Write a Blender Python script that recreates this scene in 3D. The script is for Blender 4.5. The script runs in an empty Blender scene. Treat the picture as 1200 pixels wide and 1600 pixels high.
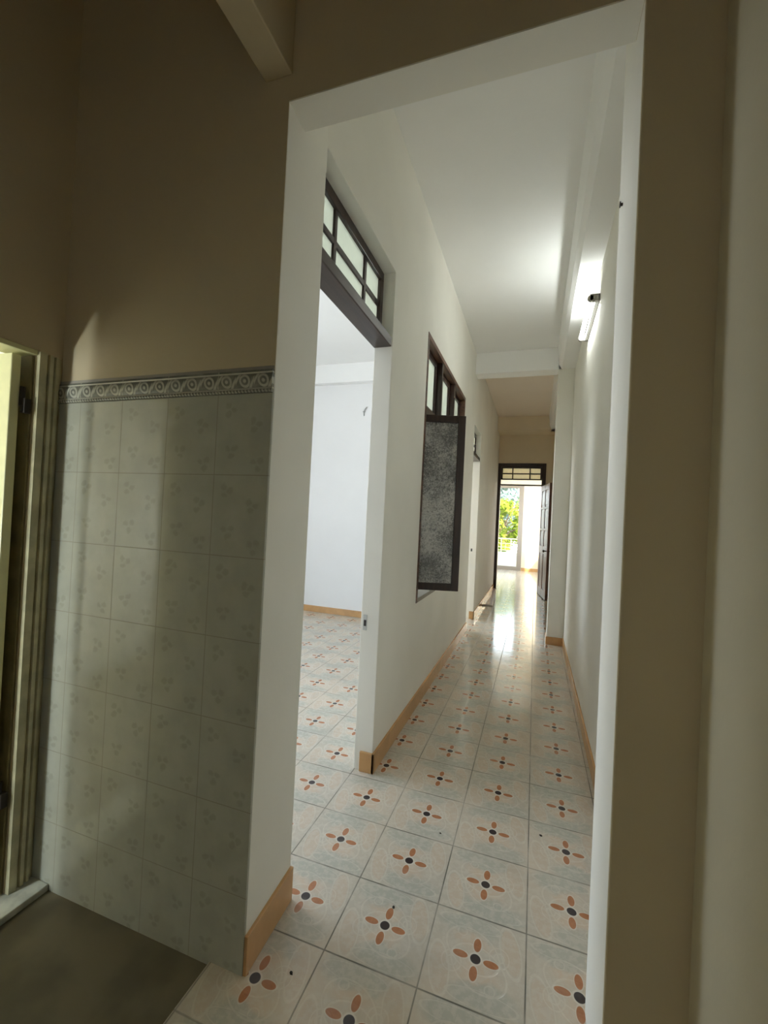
import bpy, bmesh, math, random
from mathutils import Vector, Matrix
random.seed(7)
SC = bpy.context.scene
COL = SC.collection

# ------------------------------------------------------------------ camera
cam_d = bpy.data.cameras.new('camera')
cam = bpy.data.objects.new('camera', cam_d)
COL.objects.link(cam)
RX = (0.94407534, 0.32603900, 0.04919679)      # image right
RY = (0.04233445, 0.02811414, -0.99870786)     # image down
RZ = (-0.32700084, 0.94493818, 0.01273919)     # forward
CX = (0.718661, -1.427476, 1.366982)
cam.matrix_world = Matrix(((RX[0], -RY[0], -RZ[0], CX[0]),
                           (RX[1], -RY[1], -RZ[1], CX[1]),
                           (RX[2], -RY[2], -RZ[2], CX[2]),
                           (0, 0, 0, 1)))
cam_d.sensor_fit = 'AUTO'
cam_d.sensor_width = 36.0
cam_d.lens = 36.0 * 683.55 / 1600.0
cam_d.clip_start = 0.02
cam_d.clip_end = 300
SC.camera = cam

# ------------------------------------------------------------------ colour management
SC.view_settings.view_transform = 'Standard'
SC.view_settings.look = 'None'
SC.view_settings.gamma = 1.0
SC.view_settings.use_curve_mapping = False
SC.view_settings.exposure = 0.5
SC.cycles.max_bounces = 18
SC.cycles.diffuse_bounces = 14
SC.cycles.glossy_bounces = 5
SC.cycles.sample_clamp_indirect = 8.0

# ------------------------------------------------------------------ world, sun, daylight portals
W = bpy.data.worlds.new('sky'); SC.world = W
W.use_nodes = True
wn = W.node_tree; wn.nodes.clear()
wo = wn.nodes.new('ShaderNodeOutputWorld')
bg = wn.nodes.new('ShaderNodeBackground')
tc = wn.nodes.new('ShaderNodeTexCoord')
sx = wn.nodes.new('ShaderNodeSeparateXYZ')
rp = wn.nodes.new('ShaderNodeValToRGB')
wn.links.new(tc.outputs['Generated'], sx.inputs[0])
wn.links.new(sx.outputs['Z'], rp.inputs[0])
rp.color_ramp.elements[0].position = 0.0
rp.color_ramp.elements[0].color = (0.90, 0.96, 1.0, 1)
rp.color_ramp.elements[1].position = 0.8
rp.color_ramp.elements[1].color = (0.50, 0.72, 1.0, 1)
wn.links.new(rp.outputs[0], bg.inputs[0])
bg.inputs[1].default_value = 7.0
wn.links.new(bg.outputs[0], wo.inputs[0])
try:
    W.cycles.sampling_method = 'AUTOMATIC'
except Exception:
    pass

sun_d = bpy.data.lights.new('sun', 'SUN')
sun_d.energy = 17.0
sun_d.angle = math.radians(3.5)
sun_d.color = (1.0, 0.83, 0.52)
sun = bpy.data.objects.new('sun', sun_d); COL.objects.link(sun)
sun.location = (5, -8, 9)
sun.rotation_euler = Vector((-0.45, 1.0, -0.60)).to_track_quat('-Z', 'Y').to_euler()

def portal(name, loc, direction, w, h):
    l = bpy.data.lights.new(name, 'AREA'); l.shape = 'RECTANGLE'; l.size = w; l.size_y = h
    l.cycles.is_portal = True
    o = bpy.data.objects.new(name, l); COL.objects.link(o)
    o.location = loc
    o.rotation_euler = Vector(direction).to_track_quat('-Z', 'Z').to_euler()
    return o
portal('daylight_portal', (-3.52, 0.85, 1.72), (1, 0, 0), 1.8, 1.85)
portal('daylight_portal', (-3.52, 9.4, 1.55), (1, 0, 0), 1.9, 2.2)
portal('daylight_portal', (-3.52, 5.9, 1.65), (1, 0, 0), 2.7, 2.2)
portal('daylight_portal', (-0.6, 12.25, 1.3), (0, -1, 0), 2.0, 2.6)
portal('daylight_portal', (1.23, 11.27, 1.57), (-1, 0, 0), 1.45, 1.85)
portal('daylight_portal', (0.725, -3.12, 1.35), (0, 1, 0), 0.5, 0.75)
portal('daylight_portal', (-2.05, -3.12, 1.15), (0, 1, 0), 0.95, 1.45)

# ------------------------------------------------------------------ node helpers
class NT:
    def __init__(s, name):
        s.m = bpy.data.materials.new(name); s.m.use_nodes = True
        s.t = s.m.node_tree; s.t.nodes.clear()
        s.out = s.t.nodes.new('ShaderNodeOutputMaterial')
    def n(s, typ, **kw):
        nd = s.t.nodes.new(typ)
        for k, v in kw.items(): setattr(nd, k, v)
        return nd
    def l(s, a, b): s.t.links.new(a, b)
    def put(s, sock, v):
        if isinstance(v, bpy.types.NodeSocket): s.l(v, sock)
        elif v is not None:
            if isinstance(v, (tuple, list)) and len(v) == 3 and sock.type == 'RGBA': v = (*v, 1)
            sock.default_value = v
    def ma(s, op, a, b=None, c=None, clamp=False):
        nd = s.n('ShaderNodeMath', operation=op, use_clamp=clamp)
        s.put(nd.inputs[0], a)
        if b is not None: s.put(nd.inputs[1], b)
        if c is not None: s.put(nd.inputs[2], c)
        return nd.outputs[0]
    def mix(s, f, a, b):
        nd = s.n('ShaderNodeMix', data_type='RGBA')
        s.put(nd.inputs[0], f); s.put(nd.inputs[6], a); s.put(nd.inputs[7], b)
        return nd.outputs[2]
    def pos(s):
        g = s.n('ShaderNodeNewGeometry'); x = s.n('ShaderNodeSeparateXYZ'); s.l(g.outputs['Position'], x.inputs[0])
        return g.outputs['Position'], x.outputs[0], x.outputs[1], x.outputs[2]
    def obj(s):
        g = s.n('ShaderNodeTexCoord'); x = s.n('ShaderNodeSeparateXYZ'); s.l(g.outputs['Object'], x.inputs[0])
        return g.outputs['Object'], x.outputs[0], x.outputs[1], x.outputs[2]
    def noise(s, vec, scale, detail=2, rough=0.5):
        nd = s.n('ShaderNodeTexNoise'); s.l(vec, nd.inputs['Vector'])
        nd.inputs['Scale'].default_value = scale; nd.inputs['Detail'].default_value = detail
        nd.inputs['Roughness'].default_value = rough
        return nd.outputs[0]
    def sstep(s, x, lo, hi, a=0.0, b=1.0):
        nd = s.n('ShaderNodeMapRange', interpolation_type='SMOOTHSTEP')
        s.put(nd.inputs[0], x); nd.inputs[1].default_value = lo; nd.inputs[2].default_value = hi
        nd.inputs[3].default_value = a; nd.inputs[4].default_value = b
        return nd.outputs[0]
    def bump(s, h, strength, dist=0.01):
        nd = s.n('ShaderNodeBump'); nd.inputs['Strength'].default_value = strength
        nd.inputs['Distance'].default_value = dist; s.put(nd.inputs['Height'], h)
        return nd.outputs[0]
    def bsdf(s, color, rough=0.5, spec=0.5, normal=None, metal=0.0, coat=0.0):
        b = s.n('ShaderNodeBsdfPrincipled')
        s.put(b.inputs['Base Color'], color); s.put(b.inputs['Roughness'], rough)
        s.put(b.inputs['Specular IOR Level'], spec); b.inputs['Metallic'].default_value = metal
        b.inputs['Coat Weight'].default_value = coat
        if normal is not None: s.l(normal, b.inputs['Normal'])
        s.l(b.outputs[0], s.out.inputs[0])
        return b

def plaster(name, col, var=0.04, rough=0.75):
    t = NT(name); p, x, y, z = t.pos()
    n1 = t.noise(p, 1.6, 3); n2 = t.noise(p, 60, 3); n3 = t.noise(p, 7, 3)
    f = t.sstep(n1, 0.3, 0.7)
    dark = tuple(c * (1 - var * 1.6) for c in col)
    c = t.mix(f, dark, col)
    h = t.ma('ADD', t.ma('MULTIPLY', n2, 0.25), n3)
    t.bsdf(c, rough, 0.25, t.bump(h, 0.25, 0.006))
    return t.m

def flat(name, col, rough=0.5, spec=0.5, metal=0.0, var=0.0, scale=20, bump=0.0, coat=0.0):
    t = NT(name); p, x, y, z = t.pos()
    n = t.noise(p, scale, 3)
    c = t.mix(t.sstep(n, 0.35, 0.65), tuple(v * (1 - var) for v in col), col)
    t.bsdf(c, rough, spec, t.bump(n, bump, 0.003) if bump else None, metal, coat)
    return t.m

def wood(name, col, rough=0.35, axis='Z'):
    t = NT(name)
    g = t.n('ShaderNodeNewGeometry'); mp = t.n('ShaderNodeMapping')
    t.l(g.outputs['Position'], mp.inputs[0])
    mp.inputs['Scale'].default_value = (40, 40, 3) if axis == 'Z' else (40, 3, 40)
    n = t.noise(mp.outputs[0], 1.0, 4, 0.6)
    c = t.mix(t.sstep(n, 0.3, 0.7), tuple(v * 0.55 for v in col), tuple(v * 1.3 for v in col))
    t.bsdf(c, rough, 0.5, t.bump(n, 0.12, 0.002))
    return t.m

def floor_tiles():
    """0.30 m encaustic-look tile: four-petal flower, capsules, rings, blue clouds"""
    T = 0.30
    t = NT('patterned_floor_tile'); p, x, y, z = t.pos()
    def cell(v):
        q = t.ma('DIVIDE', v, T)
        return t.ma('SUBTRACT', q, t.ma('ROUND', q)), t.ma('ROUND', q)
    u, iu = cell(x); v, iv = cell(y)
    n_fine = t.noise(p, 45, 3, 0.6); n_mid = t.noise(p, 9, 3, 0.6); n_big = t.noise(p, 1.5, 2)
    w = t.ma('MULTIPLY', t.ma('SUBTRACT', n_mid, 0.5), 0.34)
    uw = t.ma('ADD', u, w); vw = t.ma('SUBTRACT', v, w)
    def ell(a, b, ca, cb, ra, rb, ang=0.0):
        """normalised elliptical radius"""
        da = t.ma('SUBTRACT', a, ca); db = t.ma('SUBTRACT', b, cb)
        if ang:
            c_, s_ = math.cos(ang), math.sin(ang)
            da, db = (t.ma('ADD', t.ma('MULTIPLY', da, c_), t.ma('MULTIPLY', db, s_)),
                      t.ma('SUBTRACT', t.ma('MULTIPLY', db, c_), t.ma('MULTIPLY', da, s_)))
        da = t.ma('DIVIDE', da, ra); db = t.ma('DIVIDE', db, rb)
        return t.ma('SQRT', t.ma('ADD', t.ma('MULTIPLY', da, da), t.ma('MULTIPLY', db, db)))
    def mx(a, b): return t.ma('MAXIMUM', a, b)
    def band(r, c, wd):  # ring of radius c
        return t.sstep(t.ma('ABSOLUTE', t.ma('SUBTRACT', r, c)), wd * 0.4, wd, 1.0, 0.0)
    # clouds: blue-grey top / bottom, mirrored by the half-turn
    blue = mx(t.sstep(ell(uw, vw, -0.10, 0.38, 0.40, 0.17), 0.6, 1.15, 1, 0),
              t.sstep(ell(uw, vw, 0.12, -0.38, 0.40, 0.17), 0.6, 1.15, 1, 0))
    pink = mx(t.sstep(ell(uw, vw, 0.02, -0.16, 0.24, 0.15), 0.5, 1.2, 1, 0),
              t.sstep(ell(uw, vw, -0.05, 0.18, 0.22, 0.13), 0.5, 1.2, 1, 0))
    cap_r = [ell(u, v, 0.345, 0.21, 0.095, 0.26, 0.22), ell(u, v, -0.345, -0.21, 0.095, 0.26, 0.22)]
    caps = mx(t.sstep(cap_r[0], 0.9, 1.0, 1, 0), t.sstep(cap_r[1], 0.9, 1.0, 1, 0))
    c = (0.60, 0.51, 0.40)
    c = t.mix(t.sstep(n_big, 0.3, 0.7), (0.50, 0.46, 0.385), c)
    c = t.mix(t.ma('MULTIPLY', pink, 0.8), c, (0.60, 0.475, 0.36))
    c = t.mix(t.ma('MULTIPLY', blue, 0.62), c, (0.40, 0.41, 0.355))
    c = t.mix(t.ma('MULTIPLY', caps, 0.85), c, (0.57, 0.47, 0.365))
    c = t.mix(t.ma('MULTIPLY', t.sstep(n_fine, 0.42, 0.62), 0.42), c, (0.62, 0.57, 0.48))
    # embossed outlines
    lines = None
    for r, k, wd in ((cap_r[0], 1.08, 0.10), (cap_r[1], 1.08, 0.10),
                     (ell(u, v, 0.235, 0.10, 0.05, 0.05), 1, 0.22), (ell(u, v, -0.235, -0.10, 0.05, 0.05), 1, 0.22),
                     (ell(u, v, 0.235, 0.10, 0.10, 0.11), 1, 0.10), (ell(u, v, -0.235, -0.10, 0.10, 0.11), 1, 0.10),
                     (ell(u, v, 0.17, -0.27, 0.05, 0.05), 1, 0.2), (ell(u, v, -0.17, 0.27, 0.05, 0.05), 1, 0.2),
                     (ell(u, v, 0.04, -0.09, 0.30, 0.22, -0.5), 1, 0.05), (ell(u, v, -0.04, 0.09, 0.30, 0.22, -0.5), 1, 0.05),
                     (ell(u, v, 0.10, -0.39, 0.34, 0.085), 1, 0.06), (ell(u, v, -0.10, 0.39, 0.34, 0.085), 1, 0.06)):
        b_ = band(r, k, wd)
        lines = b_ if lines is None else mx(lines, b_)
    c = t.mix(t.ma('MULTIPLY', lines, 0.26), c, (0.74, 0.68, 0.57))
    # flower: four petals along the tile axes, cream outline, dark centre
    pr = None
    for ca, cb, ra, rb in ((0.158, -0.004, 0.082, 0.042), (-0.158, 0.004, 0.082, 0.042),
                           (0.004, 0.158, 0.042, 0.082), (-0.004, -0.158, 0.042, 0.082)):
        e = ell(u, v, ca, cb, ra, rb)
        # pointed outer tip
        pr = e if pr is None else t.ma('MINIMUM', pr, e)
    rc = ell(u, v, 0, 0, 0.056, 0.056)
    c = t.mix(t.ma('MULTIPLY', t.sstep(pr, 1.02, 1.22, 1, 0), 0.5), c, (0.78, 0.72, 0.62))
    c = t.mix(t.sstep(rc, 1.1, 1.4, 0.6, 0), c, (0.74, 0.69, 0.60))
    petal = t.mix(n_fine, (0.33, 0.125, 0.055), (0.50, 0.225, 0.11))
    c = t.mix(t.sstep(pr, 0.88, 1.02, 1, 0), c, petal)
    c = t.mix(t.sstep(rc, 0.9, 1.02, 1, 0), c, (0.045, 0.035, 0.035))
    # wear
    n_w = t.noise(p, 3.3, 4, 0.7)
    c = t.mix(t.ma('MULTIPLY', t.sstep(n_w, 0.5, 0.72), 0.32), c, (0.36, 0.34, 0.29))
    # grout: wider dark across-lines, finer along-lines
    eu = t.ma('SUBTRACT', 0.5, t.ma('ABSOLUTE', u)); ev = t.ma('SUBTRACT', 0.5, t.ma('ABSOLUTE', v))
    g = mx(t.sstep(eu, 0.004, 0.011, 1, 0), t.sstep(ev, 0.004, 0.013, 1, 0))
    gv = t.sstep(t.noise(p, 5, 3), 0.3, 0.65, 0.45, 1.0)
    c = t.mix(t.ma('MULTIPLY', g, gv), c, (0.11, 0.10, 0.075))
    h = t.ma('SUBTRACT', t.ma('ADD', t.ma('MULTIPLY', lines, 0.5), t.ma('MULTIPLY', n_mid, 0.9)), t.ma('MULTIPLY', g, 1.2))
    # a touch of tilt per tile row so that reflections break up
    rough = t.ma('ADD', t.ma('MULTIPLY', n_fine, 0.10), t.ma('ADD', t.ma('MULTIPLY', g, 0.5), 0.07))
    t.bsdf(c, rough, 0.5, t.bump(h, 0.16, 0.003))
    return t.m

def wall_tiles():
    """0.20 x 0.25 m glazed wall tile with faint leaf sprigs"""
    t = NT('glazed_wall_tile'); p, x, y, z = t.pos()
    qx = t.ma('DIVIDE', t.ma('ADD', x, 0.035), 0.20); qz = t.ma('DIVIDE', t.ma('SUBTRACT', z, 1.725), 0.25)
    fu = t.ma('FRACT', qx); fv = t.ma('FRACT', qz)
    eu = t.ma('SUBTRACT', 0.5, t.ma('ABSOLUTE', t.ma('SUBTRACT', fu, 0.5)))
    ev = t.ma('SUBTRACT', 0.5, t.ma('ABSOLUTE', t.ma('SUBTRACT', fv, 0.5)))
    g = t.ma('MAXIMUM', t.sstep(eu, 0.003, 0.010, 1, 0), t.sstep(ev, 0.002, 0.008, 1, 0))
    n = t.noise(p, 12, 3)
    # sprigs: four leaf clusters per tile, every cluster three small ellipses
    spr = None
    wob = t.ma('MULTIPLY', t.ma('SUBTRACT', t.noise(p, 40, 2), 0.5), 0.10)
    fu2 = t.ma('ADD', fu, wob); fv2 = t.ma('ADD', fv, wob)
    for cu, cv in ((0.24, 0.80), (0.72, 0.62), (0.30, 0.30), (0.78, 0.14)):
        for k in range(3):
            a = k * 2.1 + cu * 9
            ou, ov = cu + 0.075 * math.cos(a), cv + 0.06 * math.sin(a)
            du = t.ma('DIVIDE', t.ma('SUBTRACT', fu2, ou), 0.065); dv = t.ma('DIVIDE', t.ma('SUBTRACT', fv2, ov), 0.042)
            e = t.ma('SQRT', t.ma('ADD', t.ma('MULTIPLY', du, du), t.ma('MULTIPLY', dv, dv)))
            m_ = t.sstep(e, 0.5, 1.2, 1, 0)
            spr = m_ if spr is None else t.ma('MAXIMUM', spr, m_)
    c = t.mix(t.sstep(n, 0.3, 0.7), (0.40, 0.40, 0.335), (0.45, 0.45, 0.375))
    c = t.mix(t.ma('MULTIPLY', spr, 0.33), c, (0.26, 0.26, 0.19))
    c = t.mix(t.ma('MULTIPLY', g, 0.75), c, (0.20, 0.18, 0.12))
    h = t.ma('SUBTRACT', t.ma('MULTIPLY', n, 0.3), g)
    t.bsdf(c, t.ma('ADD', 0.10, t.ma('MULTIPLY', g, 0.4)), 0.5, t.bump(h, 0.12, 0.003))
    return t.m

def border_tiles():
    """moulded border strip, z 1.725..1.795: guilloche of loops over a rope edge"""
    t = NT('moulded_border_tile'); p, x, y, z = t.pos()
    P = 0.0667
    k = t.ma('DIVIDE', t.ma('ADD', x, 0.035), P)
    s = t.ma('SUBTRACT', t.ma('FRACT', k), 0.5)                       # -0.5..0.5
    hh = t.ma('DIVIDE', t.ma('SUBTRACT', z, 1.7625), 0.021)            # -1..1 inside the pattern band
    inside = t.sstep(t.ma('ABSOLUTE', hh), 0.95, 1.05, 1, 0)
    def oval(cx, rx, rz, tilt):
        du = t.ma('DIVIDE', t.ma('SUBTRACT', t.ma('ADD', s, t.ma('MULTIPLY', hh, tilt)), cx), rx)
        dv = t.ma('DIVIDE', hh, rz)
        return t.ma('SQRT', t.ma('ADD', t.ma('MULTIPLY', du, du), t.ma('MULTIPLY', dv, dv)))
    o1 = oval(0.0, 0.24, 0.80, 0.06)
    ring = t.sstep(t.ma('ABSOLUTE', t.ma('SUBTRACT', o1, 1.0)), 0.16, 0.30, 1, 0)
    core = t.sstep(o1, 0.25, 0.45, 1, 0)
    diag = t.ma('ABSOLUTE', t.ma('SUBTRACT', t.ma('ABSOLUTE', t.ma('ADD', s, t.ma('MULTIPLY', hh, -0.16))), 0.46))
    leaf = t.sstep(diag, 0.05, 0.10, 1, 0)
    light = t.ma('MAXIMUM', t.ma('MAXIMUM', ring, core), leaf)
    light = t.ma('MAXIMUM', t.ma('MULTIPLY', light, inside), 0.0)
    rope_z = t.ma('DIVIDE', t.ma('SUBTRACT', z, 1.7305), 0.005)
    rope = t.sstep(t.ma('SINE', t.ma('ADD', t.ma('MULTIPLY', x, 520.0), t.ma('MULTIPLY', rope_z, 1.2))), -0.2, 0.5)
    rope_in = t.sstep(t.ma('ABSOLUTE', rope_z), 0.8, 1.1, 1, 0)
    fil1 = t.sstep(t.ma('ABSOLUTE', t.ma('SUBTRACT', z, 1.7385)), 0.0015, 0.003, 1, 0)
    fil2 = t.sstep(t.ma('ABSOLUTE', t.ma('SUBTRACT', z, 1.7865)), 0.0015, 0.003, 1, 0)
    light = t.ma('MAXIMUM', light, t.ma('MAXIMUM', t.ma('MULTIPLY', rope, rope_in), t.ma('MAXIMUM', fil1, fil2)))
    n = t.noise(p, 30, 3)
    c = t.mix(light, (0.16, 0.16, 0.13), (0.50, 0.49, 0.41))
    c = t.mix(t.ma('MULTIPLY', t.sstep(n, 0.45, 0.7), 0.35), c, (0.40, 0.39, 0.33))
    joint = t.ma('SUBTRACT', 0.5, t.ma('ABSOLUTE', t.ma('SUBTRACT', t.ma('FRACT', t.ma('DIVIDE', t.ma('ADD', x, 0.035), 0.20)), 0.5)))
    c = t.mix(t.sstep(joint, 0.006, 0.014, 0.8, 0), c, (0.45, 0.43, 0.34))
    t.bsdf(c, 0.3, 0.5, t.bump(light, 0.5, 0.004))
    return t.m

def glass_frosted(name, col, mottled=False):
    t = NT(name); p, x, y, z = t.pos()
    if mottled:
        n = t.noise(p, 55, 5, 0.75); n2 = t.noise(p, 5.0, 3, 0.6); n3 = t.noise(p, 110, 3, 0.7)
        f = t.ma('ADD', t.ma('MULTIPLY', n, 0.35), t.ma('ADD', t.ma('MULTIPLY', n2, 0.42), t.ma('MULTIPLY', n3, 0.25)))
        c = t.mix(t.sstep(f, 0.42, 0.60), tuple(v * 0.22 for v in col), col)
        nrm = t.bump(n, 0.6, 0.004)
    else:
        n = t.noise(p, 25, 3); c = t.mix(n, tuple(v * 0.9 for v in col), col); nrm = t.bump(n, 0.15, 0.002)
    tr = t.n('ShaderNodeBsdfTranslucent'); t.put(tr.inputs[0], c)
    df = t.n('ShaderNodeBsdfDiffuse'); t.put(df.inputs[0], c)
    gl = t.n('ShaderNodeBsdfGlossy'); gl.inputs['Roughness'].default_value = 0.18
    t.l(nrm, gl.inputs['Normal'])
    m1 = t.n('ShaderNodeMixShader'); m1.inputs[0].default_value = 0.30
    t.l(tr.outputs[0], m1.inputs[1]); t.l(df.outputs[0], m1.inputs[2])
    m2 = t.n('ShaderNodeMixShader'); m2.inputs[0].default_value = 0.12 if mottled else 0.05
    t.l(m1.outputs[0], m2.inputs[1]); t.l(gl.outputs[0], m2.inputs[2])
    t.l(m2.outputs[0], t.out.inputs[0])
    return t.m

def glass_clear(name):
    t = NT(name)
    tr = t.n('ShaderNodeBsdfTransparent'); tr.inputs[0].default_value = (0.95, 0.97, 0.96, 1)
    gl = t.n('ShaderNodeBsdfGlossy'); gl.inputs['Roughness'].default_value = 0.02
    lw = t.n('ShaderNodeFresnel'); lw.inputs[0].default_value = 1.45
    m = t.n('ShaderNodeMixShader'); t.l(lw.outputs[0], m.inputs[0])
    t.l(tr.outputs[0], m.inputs[1]); t.l(gl.outputs[0], m.inputs[2])
    t.l(m.outputs[0], t.out.inputs[0])
    return t.m

def emitter(name, col, strength):
    t = NT(name); e = t.n('ShaderNodeEmission'); e.inputs[0].default_value = (*col, 1); e.inputs[1].default_value = strength
    t.l(e.outputs[0], t.out.inputs[0]); return t.m

def leafmat(name, c1, c2):
    t = NT(name); p, x, y, z = t.pos()
    n = t.noise(p, 2.2, 3); c = t.mix(t.sstep(n, 0.35, 0.65), c1, c2)
    df = t.n('ShaderNodeBsdfDiffuse'); t.put(df.inputs[0], c)
    tr = t.n('ShaderNodeBsdfTranslucent'); t.put(tr.inputs[0], c)
    m = t.n('ShaderNodeMixShader'); m.inputs[0].default_value = 0.4
    t.l(df.outputs[0], m.inputs[1]); t.l(tr.outputs[0], m.inputs[2]); t.l(m.outputs[0], t.out.inputs[0])
    return t.m

M = {}
M['paint'] = plaster('white_plaster_paint', (0.85, 0.832, 0.765))
M['paint_room'] = plaster('cool_white_plaster_paint', (0.83, 0.83, 0.83), 0.02)
M['paint_cream'] = plaster('cream_plaster_paint', (0.82, 0.72, 0.55), 0.05)
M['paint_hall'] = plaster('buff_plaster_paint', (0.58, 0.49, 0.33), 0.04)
M['bounce_peach'] = plaster('peach_bounce_plaster', (0.86, 0.77, 0.67), 0.02)  # warm bounce light put into the far-bay ceiling colour as a peach tint
M['side_lit'] = plaster('washroom_lit_buff_plaster', (0.62, 0.57, 0.43), 0.04)  # greyer buff stands in for washroom light on the hall's right wall
M['ceil'] = plaster('ceiling_paint', (0.91, 0.91, 0.90), 0.02)
M['floor'] = floor_tiles()
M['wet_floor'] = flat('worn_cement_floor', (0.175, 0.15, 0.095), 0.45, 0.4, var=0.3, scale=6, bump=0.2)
M['wtile'] = wall_tiles()
M['btile'] = border_tiles()
M['skirt'] = flat('ochre_skirting_tile', (0.60, 0.345, 0.15), 0.22, 0.5, var=0.12, scale=9)
M['wood'] = wood('dark_brown_varnished_wood', (0.038, 0.020, 0.015), 0.3)
M['wood_y'] = wood('dark_brown_varnished_rail', (0.038, 0.022, 0.017), 0.3, 'Y')
M['wood_face'] = wood('brown_weathered_wood', (0.13, 0.065, 0.04), 0.45, 'Y')
M['wood_door'] = wood('reddish_brown_door_wood', (0.20, 0.095, 0.065), 0.38)
M['frost'] = glass_frosted('pale_frosted_glass', (0.90, 0.93, 0.84))
M['frost_cream'] = glass_frosted('cream_frosted_glass', (0.95, 0.90, 0.74))
M['mottled'] = glass_frosted('mottled_textured_glass', (0.70, 0.69, 0.65), True)
M['glass'] = glass_clear('clear_glass')
M['alu'] = flat('pale_aluminium_paint', (0.29, 0.25, 0.205), 0.4, 0.5)
M['jamb_paint'] = flat('yellow_green_gloss_paint', (0.56, 0.52, 0.34), 0.4, 0.4, var=0.25, scale=14)
M['jamb_dark'] = flat('dark_olive_brown_lining', (0.22, 0.18, 0.09), 0.6, 0.3, var=0.3, scale=14)  # darker olive-brown than the casing beside it
M['bulb'] = emitter('added_bulb_glow', (0.90, 1.0, 0.95), 380.0)
M['door_paint'] = flat('pale_lime_gloss_paint', (0.72, 0.70, 0.40), 0.35, 0.45, var=0.05)
M['white'] = flat('white_gloss_paint', (0.85, 0.85, 0.80), 0.3)
M['marble'] = flat('white_veined_marble', (0.56, 0.56, 0.48), 0.3, 0.5, var=0.35, scale=16)
M['iron'] = flat('black_rusty_iron', (0.025, 0.018, 0.014), 0.6, 0.4)
M['steel'] = flat('brushed_steel', (0.5, 0.5, 0.48), 0.35, 0.5, metal=0.8)
M['tube'] = emitter('fluorescent_tube_glow', (0.95, 1.0, 0.96), 36.0)
M['housing'] = flat('white_lamp_housing', (0.82, 0.82, 0.80), 0.35)
M['cap'] = flat('grey_lamp_holder_plastic', (0.33, 0.31, 0.27), 0.5)
M['cement'] = plaster('bare_grey_cement', (0.36, 0.335, 0.29), 0.15)
M['concrete'] = plaster('pale_concrete', (0.72, 0.68, 0.58), 0.12)
M['rail'] = flat('cream_painted_iron', (0.72, 0.64, 0.42), 0.5)
M['leaf'] = leafmat('sunlit_green_leaves', (0.10, 0.17, 0.015), (0.36, 0.38, 0.05))
M['leaf_far'] = leafmat('hazy_blue_green_leaves', (0.22, 0.30, 0.28), (0.32, 0.40, 0.36))  # paler leaf colour carries the distance haze
M['bark'] = flat('grey_brown_bark', (0.16, 0.11, 0.07), 0.9, 0.2, var=0.4, scale=12, bump=0.5)
M['earth'] = flat('dusty_earth', (0.30, 0.26, 0.18), 0.9, 0.1, var=0.3, scale=1.5)
M['debris'] = flat('dark_grit', (0.03, 0.025, 0.02), 0.8, 0.2)
M['cable'] = flat('grey_cable', (0.28, 0.28, 0.27), 0.6, 0.3)

# ------------------------------------------------------------------ mesh helpers
def link(name, bm, mat, parent=None, kind=None, bevel=0.0, smooth=False, label=None, cat=None, group=None):
    me = bpy.data.meshes.new(name)
    bmesh.ops.recalc_face_normals(bm, faces=bm.faces[:]) if bm.faces else None
    if smooth:
        for f in bm.faces: f.smooth = True
    bm.to_mesh(me); bm.free()
    o = bpy.data.objects.new(name, me); COL.objects.link(o)
    if mat: me.materials.append(mat)
    if parent: o.parent = parent
    if kind: o['kind'] = kind
    if label: o['label'] = label
    if cat: o['category'] = cat
    if group: o['group'] = group
    if bevel:
        b = o.modifiers.new('soft_edges', 'BEVEL'); b.width = bevel; b.segments = 2
        b.limit_method = 'ANGLE'; b.angle_limit = math.radians(40)
    return o

def empty(name, kind=None, label=None, cat=None, loc=(0, 0, 0)):
    o = bpy.data.objects.new(name, None); COL.objects.link(o); o.location = loc
    o.empty_display_size = 0.1
    if kind: o['kind'] = kind
    if label: o['label'] = label
    if cat: o['category'] = cat
    return o

def box(bm, x0, y0, z0, x1, y1, z1):
    x0, x1 = sorted((x0, x1)); y0, y1 = sorted((y0, y1)); z0, z1 = sorted((z0, z1))
    v = [bm.verts.new(c) for c in ((x0, y0, z0), (x1, y0, z0), (x1, y1, z0), (x0, y1, z0),
                                   (x0, y0, z1), (x1, y0, z1), (x1, y1, z1), (x0, y1, z1))]
    for f in ((0, 3, 2, 1), (4, 5, 6, 7), (0, 1, 5, 4), (1, 2, 6, 5), (2, 3, 7, 6), (3, 0, 4, 7)):
        bm.faces.new([v[i] for i in f])
    return v

def prism(bm, pts, z0, z1):
    a = [bm.verts.new((x, y, z0)) for x, y in pts]; b = [bm.verts.new((x, y, z1)) for x, y in pts]
    n = len(pts)
    bm.faces.new(a[::-1]); bm.faces.new(b)
    for i in range(n): bm.faces.new((a[i], a[(i + 1) % n], b[(i + 1) % n], b[i]))

def boxes(*args):
    bm = bmesh.new()
    for a in args: box(bm, *a)
    return bm

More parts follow.
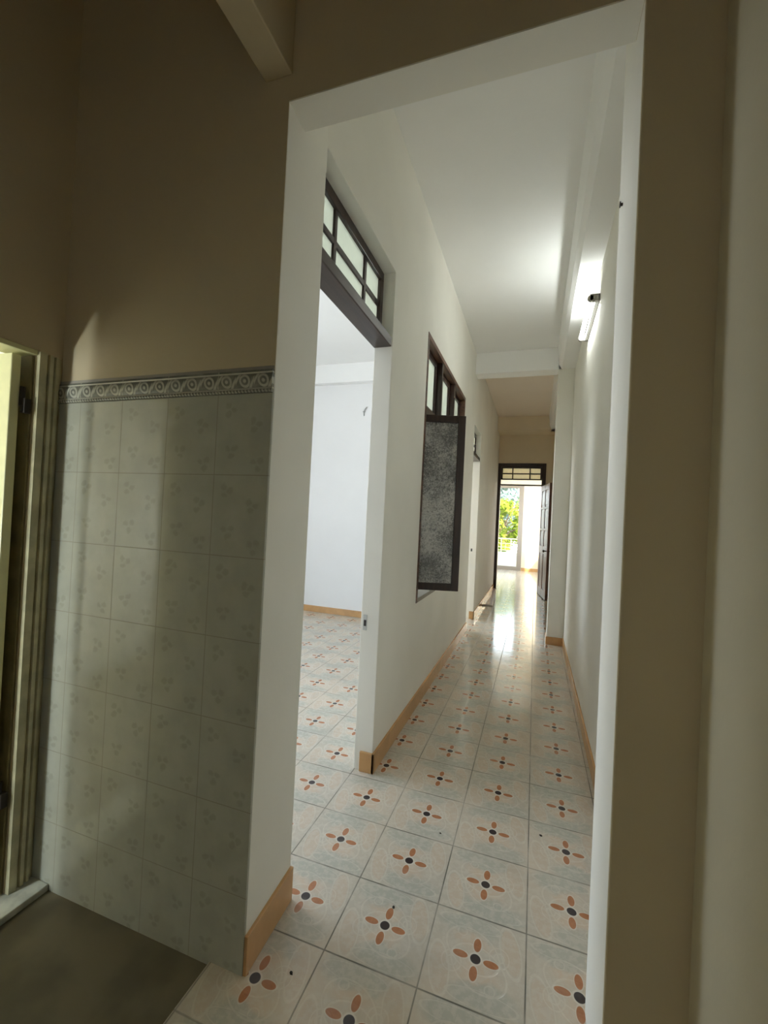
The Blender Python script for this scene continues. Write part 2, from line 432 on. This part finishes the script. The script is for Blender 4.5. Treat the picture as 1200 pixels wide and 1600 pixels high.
def wall(name, axis, c0, c1, a0, a1, z0, z1, holes, mat, bevel=0.004, kind='structure'):
    """slab of thickness c0..c1 across `axis`, running a0..a1, with rectangular through holes (a0,a1,z0,z1)"""
    As = sorted({a0, a1, *[h[0] for h in holes], *[h[1] for h in holes]})
    Zs = sorted({z0, z1, *[h[2] for h in holes], *[h[3] for h in holes]})
    As = [a for a in As if a0 <= a <= a1]; Zs = [z for z in Zs if z0 <= z <= z1]
    bm = bmesh.new(); cache = {}
    def V(c, a, z):
        k = (c, a, z)
        if k not in cache: cache[k] = bm.verts.new((c, a, z) if axis == 'x' else (a, c, z))
        return cache[k]
    def solid(i, j):
        if i < 0 or j < 0 or i >= len(As) - 1 or j >= len(Zs) - 1: return False
        am = (As[i] + As[i + 1]) / 2; zm = (Zs[j] + Zs[j + 1]) / 2
        return not any(h[0] < am < h[1] and h[2] < zm < h[3] for h in holes)
    for i in range(len(As) - 1):
        for j in range(len(Zs) - 1):
            if not solid(i, j): continue
            p, q, r, s = As[i], As[i + 1], Zs[j], Zs[j + 1]
            for c in (c0, c1): bm.faces.new((V(c, p, r), V(c, q, r), V(c, q, s), V(c, p, s)))
            if not solid(i - 1, j): bm.faces.new((V(c0, p, r), V(c1, p, r), V(c1, p, s), V(c0, p, s)))
            if not solid(i + 1, j): bm.faces.new((V(c0, q, r), V(c1, q, r), V(c1, q, s), V(c0, q, s)))
            if not solid(i, j - 1): bm.faces.new((V(c0, p, r), V(c1, p, r), V(c1, q, r), V(c0, q, r)))
            if not solid(i, j + 1): bm.faces.new((V(c0, p, s), V(c1, p, s), V(c1, q, s), V(c0, q, s)))
    return link(name, bm, mat, kind=kind, bevel=bevel)

def tube(bm, p0, p1, r0, r1=None, seg=12):
    r1 = r0 if r1 is None else r1
    p0 = Vector(p0); p1 = Vector(p1); d = (p1 - p0).normalized()
    u = d.orthogonal().normalized(); w = d.cross(u)
    A = []; B = []
    for i in range(seg):
        a = 2 * math.pi * i / seg; o = u * math.cos(a) + w * math.sin(a)
        A.append(bm.verts.new(p0 + o * r0)); B.append(bm.verts.new(p1 + o * r1))
    for i in range(seg): bm.faces.new((A[i], A[(i + 1) % seg], B[(i + 1) % seg], B[i]))
    bm.faces.new(A[::-1]); bm.faces.new(B)

def polytube(bm, pts, r, seg=8):
    for a, b in zip(pts[:-1], pts[1:]): tube(bm, a, b, r, r, seg)

# ================================================================== STRUCTURE
H = 3.45
# floors
link('floor', boxes((-3.4, -0.305, -0.12, 1.2, 12.25, 0.0), (-0.155, -3.1, -0.12, 1.2, -0.305, 0.0)), M['floor'], kind='structure')
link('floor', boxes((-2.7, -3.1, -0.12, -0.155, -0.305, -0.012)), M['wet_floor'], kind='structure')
link('floor', boxes((-3.4, 12.25, -0.15, 1.6, 13.3, -0.01)), M['concrete'], kind='structure')
# ceiling
link('ceiling', boxes((-3.5, -0.305, H, 1.2, 12.25, H + 0.15)), M['ceil'], kind='structure')
link('ceiling', boxes((-0.15, 4.2, H - 0.004, 1.08, 7.4, H)), M['bounce_peach'], kind='structure')  # thin sheet that holds the bounce-light tint
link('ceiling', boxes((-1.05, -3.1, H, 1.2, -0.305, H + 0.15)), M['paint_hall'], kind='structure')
link('ceiling', boxes((-2.7, -3.1, 2.6, -1.05, -0.305, 2.75)), M['ceil'], kind='structure')

# front wall with the tall opening, dark hall side
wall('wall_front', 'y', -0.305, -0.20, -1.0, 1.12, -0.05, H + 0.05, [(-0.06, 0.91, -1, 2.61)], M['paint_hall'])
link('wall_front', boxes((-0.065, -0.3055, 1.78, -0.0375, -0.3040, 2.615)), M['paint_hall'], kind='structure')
# skins of the opening's own pale paint: left pier, right pier, lintel underside
bm = bmesh.new(); prism(bm, [(-0.0365, -0.3045), (-0.05, -0.03), (-0.155, -0.03), (-0.155, -0.3045)], 0.0, 2.61)
link('wall_left', bm, M['paint'], kind='structure', bevel=0.004)
bm = boxes((0.9095, -0.3045, 0.0, 1.08, -0.035, H))
link('wall_right', bm, M['paint'], kind='structure', bevel=0.005)
link('trim_1', boxes((-0.045, -0.3045, 2.6085, 0.915, -0.199, 2.613)), M['paint'], kind='structure')
link('wall_front', boxes((-0.155, -0.205, 2.611, 0.912, -0.1985, H)), M['paint'], kind='structure')
link('wall_near', boxes((-3.4, -0.30, 0, -0.95, -0.20, H), (-0.96, -0.20, 0, -0.154, -0.19, H)), M['paint_room'], kind='structure')
# glazed tiles and border on the hall side of the front wall
link('wall_front', boxes((-0.96, -0.3115, -0.05, -0.0375, -0.303, 1.725)), M['wtile'], kind='structure', bevel=0.001)
bm = bmesh.new()
prof = [(-0.305, 1.725), (-0.316, 1.7255), (-0.318, 1.7305), (-0.315, 1.7365), (-0.3135, 1.74), (-0.3165, 1.75), (-0.3175, 1.7625), (-0.3165, 1.775), (-0.3135, 1.785), (-0.3155, 1.7885), (-0.314, 1.795), (-0.305, 1.795)]
a = [bm.verts.new((-0.95, y, z)) for y, z in prof]; b = [bm.verts.new((-0.0385, y, z)) for y, z in prof]
for i in range(len(prof)): bm.faces.new((a[i], a[(i + 1) % len(prof)], b[(i + 1) % len(prof)], b[i]))
bm.faces.new(a); bm.faces.new(b)
link('trim_2', bm, M['btile'], kind='structure')
# grey mortar line above the border
link('trim_3', boxes((-0.95, -0.3085, 1.795, -0.039, -0.304, 1.807)), M['cement'], kind='structure', bevel=0.001)
# lintel wall running back over the step in the floor
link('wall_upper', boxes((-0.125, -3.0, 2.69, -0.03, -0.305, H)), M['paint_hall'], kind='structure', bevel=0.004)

# corridor left wall with bedroom door, window and second door
wall('wall_left', 'x', -0.155, -0.05, -0.03, 7.95, 0.0, H,
     [(-0.5, 0.80, -1, 2.70), (1.57, 3.30, 0.775, 2.70), (4.13, 4.85, -1, 2.60)], M['paint'])
bm = bmesh.new(); prism(bm, [(-0.042, -0.1995), (-0.05, -0.0295), (-0.155, -0.0295), (-0.155, -0.1995)], 2.605, H)
link('wall_left', bm, M['paint'], kind='structure')
wall('wall_right', 'x', 1.08, 1.20, -3.0, 12.1, 0.0, H, [(10.6, 11.95, 0.7, 2.45)], M['paint'])  # unseen opening added so sun reaches the front room's far wall
link('wall_right', boxes((1.072, -3.0, 0.0, 1.081, -0.305, H)), M['side_lit'], kind='structure')
link('wall_right', boxes((0.90, 4.0, 0, 1.08, 4.2, H)), M['paint'], kind='structure', bevel=0.005)
# beams
bm = bmesh.new()
prof = [(0.885, H), (0.906, 3.24), (0.937, 3.19), (1.081, 3.19), (1.081, H)]
a = [bm.verts.new((x, -0.199, z)) for x, z in prof]; b = [bm.verts.new((x, 7.6, z)) for x, z in prof]
for i in range(5): bm.faces.new((a[i], a[(i + 1) % 5], b[(i + 1) % 5], b[i]))
bm.faces.new(a); bm.faces.new(b)
link('ceiling', bm, M['ceil'], kind='structure')
link('ceiling', boxes((-3.4, 4.0, 3.19, 1.08, 4.2, H)), M['ceil'], kind='structure', bevel=0.004)
link('ceiling', boxes((-0.15, 7.35, 3.19, 1.08, 8.05, H)), M['paint_cream'], kind='structure', bevel=0.004)
# partitions of the rooms on the left
link('wall_far', boxes((-3.4, 4.1, 0, -0.15, 4.2, 3.2)), M['paint_room'], kind='structure')
wall('wall_outer', 'x', -3.5, -3.4, -0.3, 12.1, 0.0, H, [(0.0, 1.7, 0.85, 2.6), (4.6, 7.2, 0.6, 2.7), (8.5, 10.3, 0.5, 2.6)], M['paint_room'])  # unseen openings added and sized for the sky light they let in
wall('wall_far', 'y', 7.95, 8.05, -3.4, 1.08, 0.0, H, [(-0.06, 0.885, -1, 2.615)], M['paint_cream'])
wall('wall_far', 'y', 12.1, 12.25, -3.4, 1.2, 0.0, H, [(-1.6, 0.375, -1, 2.52)], M['paint_cream'])
# small room on the far left and the rest of the dark hall
wall('wall_left', 'x', -1.05, -0.95, -3.05, -0.25, -0.05, H + 0.05, [(-0.885, -0.395, -1, 1.89)], M['paint_hall'], bevel=0)
wall('wall_back', 'y', -3.1, -3.0, -2.7, 1.2, -0.12, H, [(0.5, 0.95, 1.0, 1.7), (-2.5, -1.6, 0.45, 1.85)], M['paint_hall'], bevel=0)  # both openings are unseen, added to bring light into hall and washroom
link('wall_sunblock', boxes((-0.4, -5.3, -0.12, 5, -5.15, 5.0)), M['paint'], kind='structure')  # unseen wall added to keep sun out of the hall opening
link('wall_sunblock', boxes((-1.45, -5.3, -0.12, -1.33, -3.1, 4.6)), M['paint'], kind='structure')  # unseen fin added to shade the washroom opening from the sun
link('floor', boxes((-4, -5.15, -0.2, 5, -3.1, -0.05)), M['concrete'], kind='structure')
wall('wall_outer', 'x', -2.7, -2.6, -3.0, -0.30, 0.0, 2.6, [], M['white'])
link('wall_far', boxes((-2.6, -0.315, 0, -1.05, -0.30, 2.6)), M['white'], kind='structure')

# skirtings
sk = 0.105
link('baseboard_left', boxes((-0.052, 0.787, 0, -0.038, 4.142, sk), (-0.120, 0.787, 0, -0.038, 0.80, sk)), M['skirt'], kind='structure', bevel=0.002)
link('baseboard_left', boxes((-0.052, 4.838, 0, -0.038, 7.93, sk), (-0.110, 4.838, 0, -0.038, 4.85, sk)), M['skirt'], kind='structure', bevel=0.002)
bm = bmesh.new(); prism(bm, [(-0.026, -0.309), (-0.038, -0.03), (-0.052, -0.03), (-0.038, -0.309)], 0, 0.115)
link('baseboard_left', bm, M['skirt'], kind='structure', bevel=0.002)
link('baseboard_right', boxes((1.068, -0.035, 0, 1.081, 4.0, 0.09), (0.9, 3.988, 0, 1.068, 4.0, 0.09), (0.888, 3.988, 0, 0.90, 4.2, 0.09), (1.068, 4.2, 0, 1.081, 7.95, 0.09)), M['skirt'], kind='structure', bevel=0.002)
link('baseboard_far', boxes((-3.4, 4.088, 0, -0.155, 4.1, 0.085)), M['skirt'], kind='structure', bevel=0.002)
link('baseboard_far', boxes((0.38, 12.086, 0, 1.08, 12.1, 0.09)), M['skirt'], kind='structure', bevel=0.002)
# marble sill of the washroom door, low ledge by the far door
link('trim_4', boxes((-1.05, -0.95, -0.012, -0.855, -0.3125, 0.012)), M['marble'], kind='structure', bevel=0.003)
bm = bmesh.new(); prism(bm, [(-0.05, 6.0), (0.115, 5.97), (-0.002, 7.93), (-0.05, 7.93)], 0.0, 0.018)
link('trim_5', bm, flat('pinkish_ledge_tile', (0.52, 0.40, 0.34), 0.25, 0.5, var=0.1), kind='structure', bevel=0.002)
link('trim_6', boxes((-0.04, 5.955, 0.0, 0.12, 5.975, 0.016)), M['cement'], kind='structure')

# ================================================================== DOORS AND WINDOW
def transom(root, x0, x1, y0, y1, z0, z1, rail=0.05, post=0.045, bar=0.028, frac=(0.27, 0.73), pane_mat='frost', wm='wood', axis='x'):
    """three-light transom with one horizontal bar; parts hang under root"""
    def bb(c0, a0, zz0, c1, a1, zz1):
        return (c0, a0, zz0, c1, a1, zz1) if axis == 'x' else (a0, c0, zz0, a1, c1, zz1)
    fr = boxes(bb(x0, y0, z1 - rail, x1, y1, z1), bb(x0, y0, z0, x1, y1, z0 + rail * 0.8),
               bb(x0, y0, z0 + rail * .8, x1, y0 + post, z1 - rail), bb(x0, y1 - post, z0 + rail * .8, x1, y1, z1 - rail))
    link('transom_frame', fr, M[wm], root, bevel=0.003)
    iy0, iy1, iz0, iz1 = y0 + post, y1 - post, z0 + rail * .8, z1 - rail
    cx = (x0 + x1) / 2; zm = (iz0 + iz1) / 2 - 0.003
    xs = [iy0] + [iy0 + (iy1 - iy0) * f for f in frac] + [iy1]
    for f in frac:
        yy = iy0 + (iy1 - iy0) * f
        link('glazing_bar', boxes(bb(cx - 0.013, yy - bar / 2, iz0, cx + 0.013, yy + bar / 2, iz1)), M[wm], root, bevel=0.003)
    link('glazing_bar', boxes(bb(cx - 0.012, iy0, zm - bar / 2, cx + 0.012, iy1, zm + bar / 2)), M[wm], root, bevel=0.003)
    link('pane', boxes(bb(cx - 0.003, iy0, iz0, cx + 0.003, iy1, iz1)), M[pane_mat], root)

# bedroom doorway (nearest), open, transom light above a heavy wooden lintel
d1 = empty('door_1', 'structure', 'open bedroom doorway with dark wooden transom light, nearest on the left')
link('lintel_rail', boxes((-0.157, -0.03, 2.293, -0.056, 0.80, 2.345)), M['wood_y'], d1, bevel=0.004)
transom(d1, -0.157, -0.118, -0.03, 0.80, 2.345, 2.70)
link('strike_plate', boxes((-0.140, 0.7975, 0.752, -0.118, 0.8005, 0.835)), M['steel'], d1)
link('strike_hole', boxes((-0.136, 0.7965, 0.775, -0.122, 0.799, 0.808)), M['iron'], d1)
# second doorway
d2 = empty('door_2', 'structure', 'second open doorway on the left with a small transom light')
link('lintel_rail', boxes((-0.157, 4.13, 2.225, -0.056, 4.85, 2.275)), M['wood_y'], d2, bevel=0.004)
transom(d2, -0.157, -0.118, 4.13, 4.85, 2.275, 2.60)
link('latch_hole', boxes((-0.125, 4.846, 0.95, -0.105, 4.8505, 0.99)), M['iron'], d2)

# window into the bedroom
w1 = empty('window_1', 'structure', 'dark wooden window with open textured glass casement in the left wall')
y0, y1, z0, z1 = 1.57, 3.30, 0.775, 2.70
link('window_frame', boxes((-0.157, y0, z0, -0.046, y0 + 0.035, z1), (-0.157, y1 - 0.035, z0, -0.046, y1, z1),
                           (-0.157, y0 + .035, z1 - 0.035, -0.046, y1 - .035, z1)), M['wood_face'], w1, bevel=0.002)
link('window_sill', boxes((-0.157, y0 + .035, z0, -0.046, y1 - .035, z0 + 0.03)), M['cement'], w1, bevel=0.003)
link('transom_rail', boxes((-0.15, y0 + .035, 2.135, -0.06, y1 - .035, 2.195)), M['wood_y'], w1, bevel=0.003)
mull = (2.13, 2.70)
for m_ in mull:
    link('mullion', boxes((-0.15, m_ - 0.02, 2.195, -0.055, m_ + 0.02, z1 - .035)), M['wood'], w1, bevel=0.003)
ed = [y0 + .035, mull[0] - .02, mull[0] + .02, mull[1] - .02, mull[1] + .02, y1 - .035]
for k in range(3):
    a0, a1 = ed[2 * k], ed[2 * k + 1]; q0, q1 = 2.195, z1 - .035; s_ = 0.045
    sash = link('transom_sash', boxes((-0.135, a0, q0, -0.10, a0 + s_, q1), (-0.135, a1 - s_, q0, -0.10, a1, q1),
                                      (-0.135, a0 + s_, q1 - s_, -0.10, a1 - s_, q1), (-0.135, a0 + s_, q0, -0.10, a1 - s_, q0 + s_)), M['wood'], w1, bevel=0.002)
    link('pane', boxes((-0.12, a0 + s_, q0 + s_, -0.115, a1 - s_, q1 - s_)), M['frost'], sash)

def casement(hx, hy, ang, wd, q0, q1, name='casement', glass='mottled'):
    """hinged leaf: built along +X from the hinge, then turned"""
    s_ = 0.052; th = 0.032
    bm = boxes((0, -th / 2, q0, s_, th / 2, q1), (wd - s_, -th / 2, q0, wd, th / 2, q1),
               (s_, -th / 2, q1 - s_, wd - s_, th / 2, q1), (s_, -th / 2, q0, wd - s_, th / 2, q0 + s_))
    o = link(name, bm, M['wood'], w1, bevel=0.002)
    o.location = (hx, hy, 0); o.rotation_euler = (0, 0, math.radians(ang))
    link('pane', boxes((s_, -0.003, q0 + s_, wd - s_, 0.003, q1 - s_)), M[glass], o)
    for zz in (q0 + 0.2, q1 - 0.2):
        bm = bmesh.new(); tube(bm, (-0.004, -th / 2 - 0.004, zz - 0.035), (-0.004, -th / 2 - 0.004, zz + 0.035), 0.006)
        link('hinge', bm, M['iron'], o)
    return o
casement(-0.135, 1.635, 18.0, 0.365, 0.862, 2.128)
for hy in (2.03, 2.445, 2.855):
    casement(-0.13, hy, 90.0, 0.40, 0.81, 2.128)

# far door: frame, transom, thin lower light, open panelled leaf
d3 = empty('door_3', 'structure', 'dark wooden far door frame with its panelled leaf standing open to the right')
fx0, fx1, fy0, fy1, ft = -0.06, 0.885, 7.93, 8.05, 2.615
link('door_frame', boxes((fx0, fy0, 0, fx0 + 0.07, fy1, ft), (fx1 - 0.075, fy0, 0, fx1, fy1, ft), (fx0 + .07, fy0, ft - 0.07, fx1 - .075, fy1, ft)), M['wood'], d3, bevel=0.004)
transom(d3, 7.955, 8.0, fx0 + 0.07, fx1 - 0.075, 2.275, ft - 0.07, rail=0.03, post=0.03, bar=0.022, pane_mat='frost_cream', axis='y')
link('lower_rail', boxes((fx0 + .07, 7.955, 2.155, fx1 - .075, 8.0, 2.185)), M['wood'], d3, bevel=0.003)
link('pane', boxes((fx0 + .07, 7.975, 2.185, fx1 - .075, 7.98, 2.275)), M['glass'], d3)
# leaf built along +X from hinge; x 0..0.88, facing -Y side is the visible (left) side after turning
LW, LT, z_lo, z_hi = 0.88, 0.04, 0.015, 2.15
bm = bmesh.new()
st = 0.10; cs = 0.07
xs = [0, st, (LW - cs) / 2, (LW + cs) / 2, LW - st, LW]
for a0, a1 in ((0, st), ((LW - cs) / 2, (LW + cs) / 2), (LW - st, LW)): box(bm, a0, -LT / 2, z_lo, a1, LT / 2, z_hi)
rails = [(z_lo, 0.17), (0.83, 0.97), (1.27, 1.31), (1.68, 1.72), (2.04, z_hi)]
for r0, r1 in rails:
    for a0, a1 in ((st, xs[2]), (xs[3], LW - st)): box(bm, a0, -LT / 2, r0, a1, LT / 2, r1)
leaf = link('door_leaf', bm, M['wood_door'], d3, bevel=0.006)
for (r0, r1) in ((0.17, 0.83), (0.97, 1.27), (1.31, 1.68), (1.72, 2.04)):
    for a0, a1 in ((st, xs[2]), (xs[3], LW - st)):
        bm = bmesh.new(); box(bm, a0, -0.009, r0, a1, 0.009, r1); box(bm, a0 + .035, -0.015, r0 + .035, a1 - .035, 0.015, r1 - .035)
        link('door_panel', bm, M['wood_door'], leaf, bevel=0.004)
bm = bmesh.new()
for sgn in (-1, 1):
    tube(bm, (LW - 0.06, sgn * LT / 2, 0.90), (LW - 0.06, sgn * 0.055, 0.90), 0.010)
    tube(bm, (LW - 0.06, sgn * 0.055, 0.90), (LW - 0.06, sgn * 0.062, 0.90), 0.018, 0.026)
    tube(bm, (LW - 0.06, sgn * 0.062, 0.90), (LW - 0.06, sgn * 0.085, 0.90), 0.026, 0.018)
link('door_knob', bm, M['iron'], leaf, smooth=True)
hx, hy = 0.83, 7.905
ang = math.atan2(7.03 - hy, 0.962 - hx)
leaf.location = (hx, hy, 0); leaf.rotation_euler = (0, 0, ang)
bm = bmesh.new()
for zz in (0.3, 1.1, 1.9): tube(bm, (hx - 0.005, hy + 0.012, zz - 0.05), (hx - 0.005, hy + 0.012, zz + 0.05), 0.009)
link('hinge', bm, M['iron'], d3)

# sliding glass door to the balcony
d4 = empty('door_4', 'structure', 'pale aluminium framed glass door to the balcony at the far end')
link('door_frame', boxes((0.245, 12.10, 0, 0.375, 12.16, 2.52), (-1.6, 12.10, 0, -1.52, 12.16, 2.52), (-1.52, 12.10, 2.43, 0.245, 12.16, 2.52), (-1.52, 12.10, 0, 0.245, 12.16, 0.11)), M['alu'], d4, bevel=0.004)
link('middle_stile', boxes((-0.72, 12.105, 0.11, -0.62, 12.155, 2.43)), M['alu'], d4, bevel=0.003)
link('pane', boxes((-1.52, 12.128, 0.11, -0.72, 12.134, 2.43)), M['glass'], d4)
link('pane', boxes((-0.62, 12.128, 0.11, 0.245, 12.134, 2.43)), M['glass'], d4)

# washroom door: fluted casing, leaf opened inwards
d5 = empty('door_5', 'structure', 'pale green washroom door standing open at the left edge')
prof = []
xw = -0.948
# fluted casing profile in (y, x-offset)
ys = [(-0.395, 0.0), (-0.395, 0.018), (-0.372, 0.020), (-0.370, 0.009), (-0.362, 0.008), (-0.360, 0.017), (-0.348, 0.017), (-0.346, 0.007), (-0.340, 0.006), (-0.337, 0.014), (-0.326, 0.013), (-0.322, 0.004), (-0.3125, 0.003), (-0.3125, 0.0)]
bm = bmesh.new()
a = [bm.verts.new((xw + o_, y_, 0.012)) for y_, o_ in ys]; b = [bm.verts.new((xw + o_, y_, 1.885)) for y_, o_ in ys]
for i in range(len(ys)): bm.faces.new((a[i], a[(i + 1) % len(ys)], b[(i + 1) % len(ys)], b[i]))
bm.faces.new(a); bm.faces.new(b)
link('fluted_casing', bm, M['jamb_paint'], d5)
link('head_casing', boxes((-1.045, -0.884, 1.872, -0.94, -0.396, 1.889)), M['door_paint'], d5, bevel=0.002)
link('jamb_lining', boxes((-1.045, -0.405, 0.012, -0.955, -0.3965, 1.87)), M['jamb_dark'], d5, bevel=0.002)
lf = link('door_leaf', boxes((-1.70, -0.460, 0.03, -0.966, -0.430, 1.862)), M['door_paint'], d5, bevel=0.004)
for zz in (1.71, 0.36):
    bm = boxes((-0.985, -0.431, zz - 0.02, -0.958, -0.424, zz + 0.045), (-0.966, -0.424, zz - 0.045, -0.948, -0.404, zz + 0.005))
    tube(bm, (-0.962, -0.422, zz - 0.045), (-0.962, -0.422, zz + 0.045), 0.007)
    link('hinge', bm, M['iron'], d5)

# ================================================================== THINGS
# fluorescent batten on the right wall
lamp = empty('fluorescent_lamp', None, 'lit white fluorescent tube on its batten, high on the corridor wall opposite the window', 'lamp', (1.08, 2.25, 2.98))
def lp(name, bm, mat, bevel=0.0, smooth=False):
    bmesh.ops.translate(bm, verts=bm.verts[:], vec=(-1.08, -2.25, -2.98))
    return link(name, bm, mat, lamp, bevel=bevel, smooth=smooth)
lp('batten', boxes((1.052, 1.93, 2.955, 1.08, 2.60, 3.0)), M['housing'], 0.003)
for a0, a1 in ((1.90, 1.93), (2.60, 2.63)):
    bm = boxes((1.015, a0, 2.955, 1.08, a1, 3.005)); tube(bm, (1.022, a0, 2.978), (1.022, a1, 2.978), 0.022)
    lp('lamp_holder', bm, M['cap'], 0.003)
bm = bmesh.new(); tube(bm, (1.022, 1.93, 2.978), (1.022, 2.60, 2.978), 0.015, seg=20)
lp('tube', bm, M['tube'], smooth=True)

# unseen bulb added in the washroom to light its door and the hall tiles
pl = empty('added_bulb', None, 'unseen bare bulb on a long cord, added in the washroom to light the hall tiles', 'lamp', (-1.52, -1.98, 1.15))
bm = bmesh.new(); bmesh.ops.create_uvsphere(bm, u_segments=20, v_segments=12, radius=0.05); link('bulb', bm, M['bulb'], pl, smooth=True)
bm = bmesh.new(); tube(bm, (0, 0, 0.045), (0, 0, 0.11), 0.02); link('socket', bm, M['cap'], pl)
bm = bmesh.new(); tube(bm, (0, 0, 0.11), (0, 0, 1.45), 0.004); link('cord', bm, M['cable'], pl)

# bent cable stub on the bedroom's far wall
bm = bmesh.new(); polytube(bm, [(-1.55, 4.098, 2.74), (-1.552, 4.088, 2.79), (-1.54, 4.082, 2.82), (-1.51, 4.085, 2.86)], 0.005)
tube(bm, (-1.565, 4.085, 2.795), (-1.535, 4.085, 2.80), 0.005)
link('cable_stub', bm, M['cable'], label='short bent grey cable stub sticking out of the white bedroom wall', cat='cable')
# nail on right jamb
bm = bmesh.new(); tube(bm, (0.909, -0.10, 2.26), (0.903, -0.10, 2.26), 0.004); tube(bm, (0.904, -0.10, 2.26), (0.902, -0.10, 2.26), 0.008)
link('nail', bm, M['iron'], label='small dark nail head high in the pale jamb of the tall opening', cat='nail')

# grit on the floor
def grit(x, y, r, label):
    bm = bmesh.new(); bmesh.ops.create_icosphere(bm, subdivisions=2, radius=r)
    rnd = random.Random(int(x * 1000 + y * 77))
    for v in bm.verts: v.co *= 0.8 + 0.5 * rnd.random(); v.co.x *= 1.5; v.co.z *= 0.6
    o = link('floor_debris', bm, M['debris'], label=label, cat='debris'); o.location = (x, y, r * 0.35)
    o.rotation_euler = (0, 0, rnd.random() * 3); return o
grit(0.801, 0.66, 0.0045, 'small dark speck of grit on the corridor floor near the right wall')
grit(0.307, 0.075, 0.004, 'tiny dark crumb on the tile beside the orange flower, just inside the opening')
grit(0.091, -0.25, 0.004, 'reddish dark crumb on the tile nearest the left pier skirting')
grit(0.385, 0.50, 0.003, 'tiny dark speck on a tile in the middle of the corridor')

# balcony railing
rl = empty('balcony_railing', None, 'cream painted iron balcony railing standing on a low white parapet', 'railing', (-1.0, 13.2, 0.45))
def rp_(name, bm):
    bmesh.ops.translate(bm, verts=bm.verts[:], vec=(1.0, -13.2, -0.45))
    return link(name, bm, M['rail'], rl, bevel=0.002)
rp_('top_rail', boxes((-3.3, 13.17, 0.865, 1.5, 13.23, 0.90)))
rp_('middle_rail', boxes((-3.3, 13.185, 0.72, 1.5, 13.215, 0.74)))
rp_('middle_rail', boxes((-3.3, 13.185, 0.60, 1.5, 13.215, 0.62)))
rp_('bottom_rail', boxes((-3.3, 13.185, 0.495, 1.5, 13.215, 0.52)))
xx = -3.3
k = 0
while xx < 1.5:
    rp_('post', boxes((xx, 13.18, 0.45, xx + 0.03, 13.22, 0.865)))
    if k % 2 == 0:
        rp_('baluster', boxes((xx + 0.14, 13.19, 0.52, xx + 0.155, 13.21, 0.72)))
    xx += 0.30; k += 1
link('wall_balcony', boxes((-3.4, 13.12, -0.15, 1.6, 13.28, 0.45)), M['concrete'], kind='structure', bevel=0.006)
link('ground', boxes((-40, 13.3, -4.2, 40, 80, -4.0)), M['earth'], kind='structure')

def tree(name, x, y, base, height, crown_z, rx, rz, nleaf, leaf, mat, label, seed):
    rnd = random.Random(seed)
    t = empty(name, None, label, 'tree', (x, y, base))
    def bring(bm): bmesh.ops.translate(bm, verts=bm.verts[:], vec=(-x, -y, -base))
    bm = bmesh.new()
    top = Vector((x + 0.1, y, crown_z))
    pts = [Vector((x, y, base)), Vector((x + 0.12, y + 0.05, base + (crown_z - base) * 0.4)), Vector((x - 0.05, y, base + (crown_z - base) * 0.75)), top]
    rr = [0.17, 0.14, 0.11, 0.07]
    for i in range(3): tube(bm, pts[i], pts[i + 1], rr[i], rr[i + 1], 10)
    tips = []
    for i in range(14):
        a = rnd.random() * 6.283; s = pts[2].lerp(top, rnd.random())
        e = Vector((x + math.cos(a) * rx * 0.75 * rnd.uniform(0.4, 1), y + math.sin(a) * rx * 0.75 * rnd.uniform(0.4, 1), crown_z + rz * rnd.uniform(-0.6, 0.75)))
        mid = s.lerp(e, 0.5) + Vector((0, 0, 0.15))
        tube(bm, s, mid, 0.05, 0.03, 6); tube(bm, mid, e, 0.03, 0.012, 6); tips.append(e)
        for q in range(2):
            e2 = e + Vector((rnd.uniform(-.5, .5), rnd.uniform(-.5, .5), rnd.uniform(-.3, .4))); tube(bm, mid.lerp(e, .6), e2, 0.018, 0.006, 5)
    bring(bm); link('trunk', bm, M['bark'], t, smooth=True)
    bm = bmesh.new()
    clumps = []
    for i in range(46):
        while True:
            c = Vector((rnd.uniform(-1, 1), rnd.uniform(-1, 1), rnd.uniform(-1, 1)))
            if 0.35 < c.length < 1: break
        clumps.append((Vector((x + c.x * rx, y + c.y * rx, crown_z + c.z * rz)), rnd.uniform(0.22, 0.45) * rx * 0.8))
    for i in range(nleaf):
        cc, cr = rnd.choice(clumps)
        d = Vector((rnd.gauss(0, 1), rnd.gauss(0, 1), rnd.gauss(0, 1))).normalized() * cr * rnd.uniform(0.5, 1.0)
        p = cc + d
        nrm = (d.normalized() + Vector((rnd.uniform(-.7, .7), rnd.uniform(-.7, .7), rnd.uniform(-.2, 1)))).normalized()
        u = nrm.orthogonal().normalized(); u = (Matrix.Rotation(rnd.random() * 6.28, 3, nrm) @ u); w = nrm.cross(u)
        L = leaf * rnd.uniform(0.7, 1.3); Wd = L * 0.42
        tipv = p + u * L - nrm * L * 0.15
        v = [bm.verts.new(q) for q in (p - u * L, p - u * L * 0.2 + w * Wd, tipv, p - u * L * 0.2 - w * Wd)]
        vm = bm.verts.new(p - u * L * 0.1 - nrm * Wd * 0.25)
        for j in range(4): bm.faces.new((v[j], v[(j + 1) % 4], vm))
    bring(bm); link('foliage', bm, mat, t)
    return t
tree('tree', -0.7, 17.2, -4.0, 6, 1.25, 1.7, 1.35, 9000, 0.085, M['leaf'], 'bright yellow-green leafy tree filling the view just beyond the balcony railing', 3)
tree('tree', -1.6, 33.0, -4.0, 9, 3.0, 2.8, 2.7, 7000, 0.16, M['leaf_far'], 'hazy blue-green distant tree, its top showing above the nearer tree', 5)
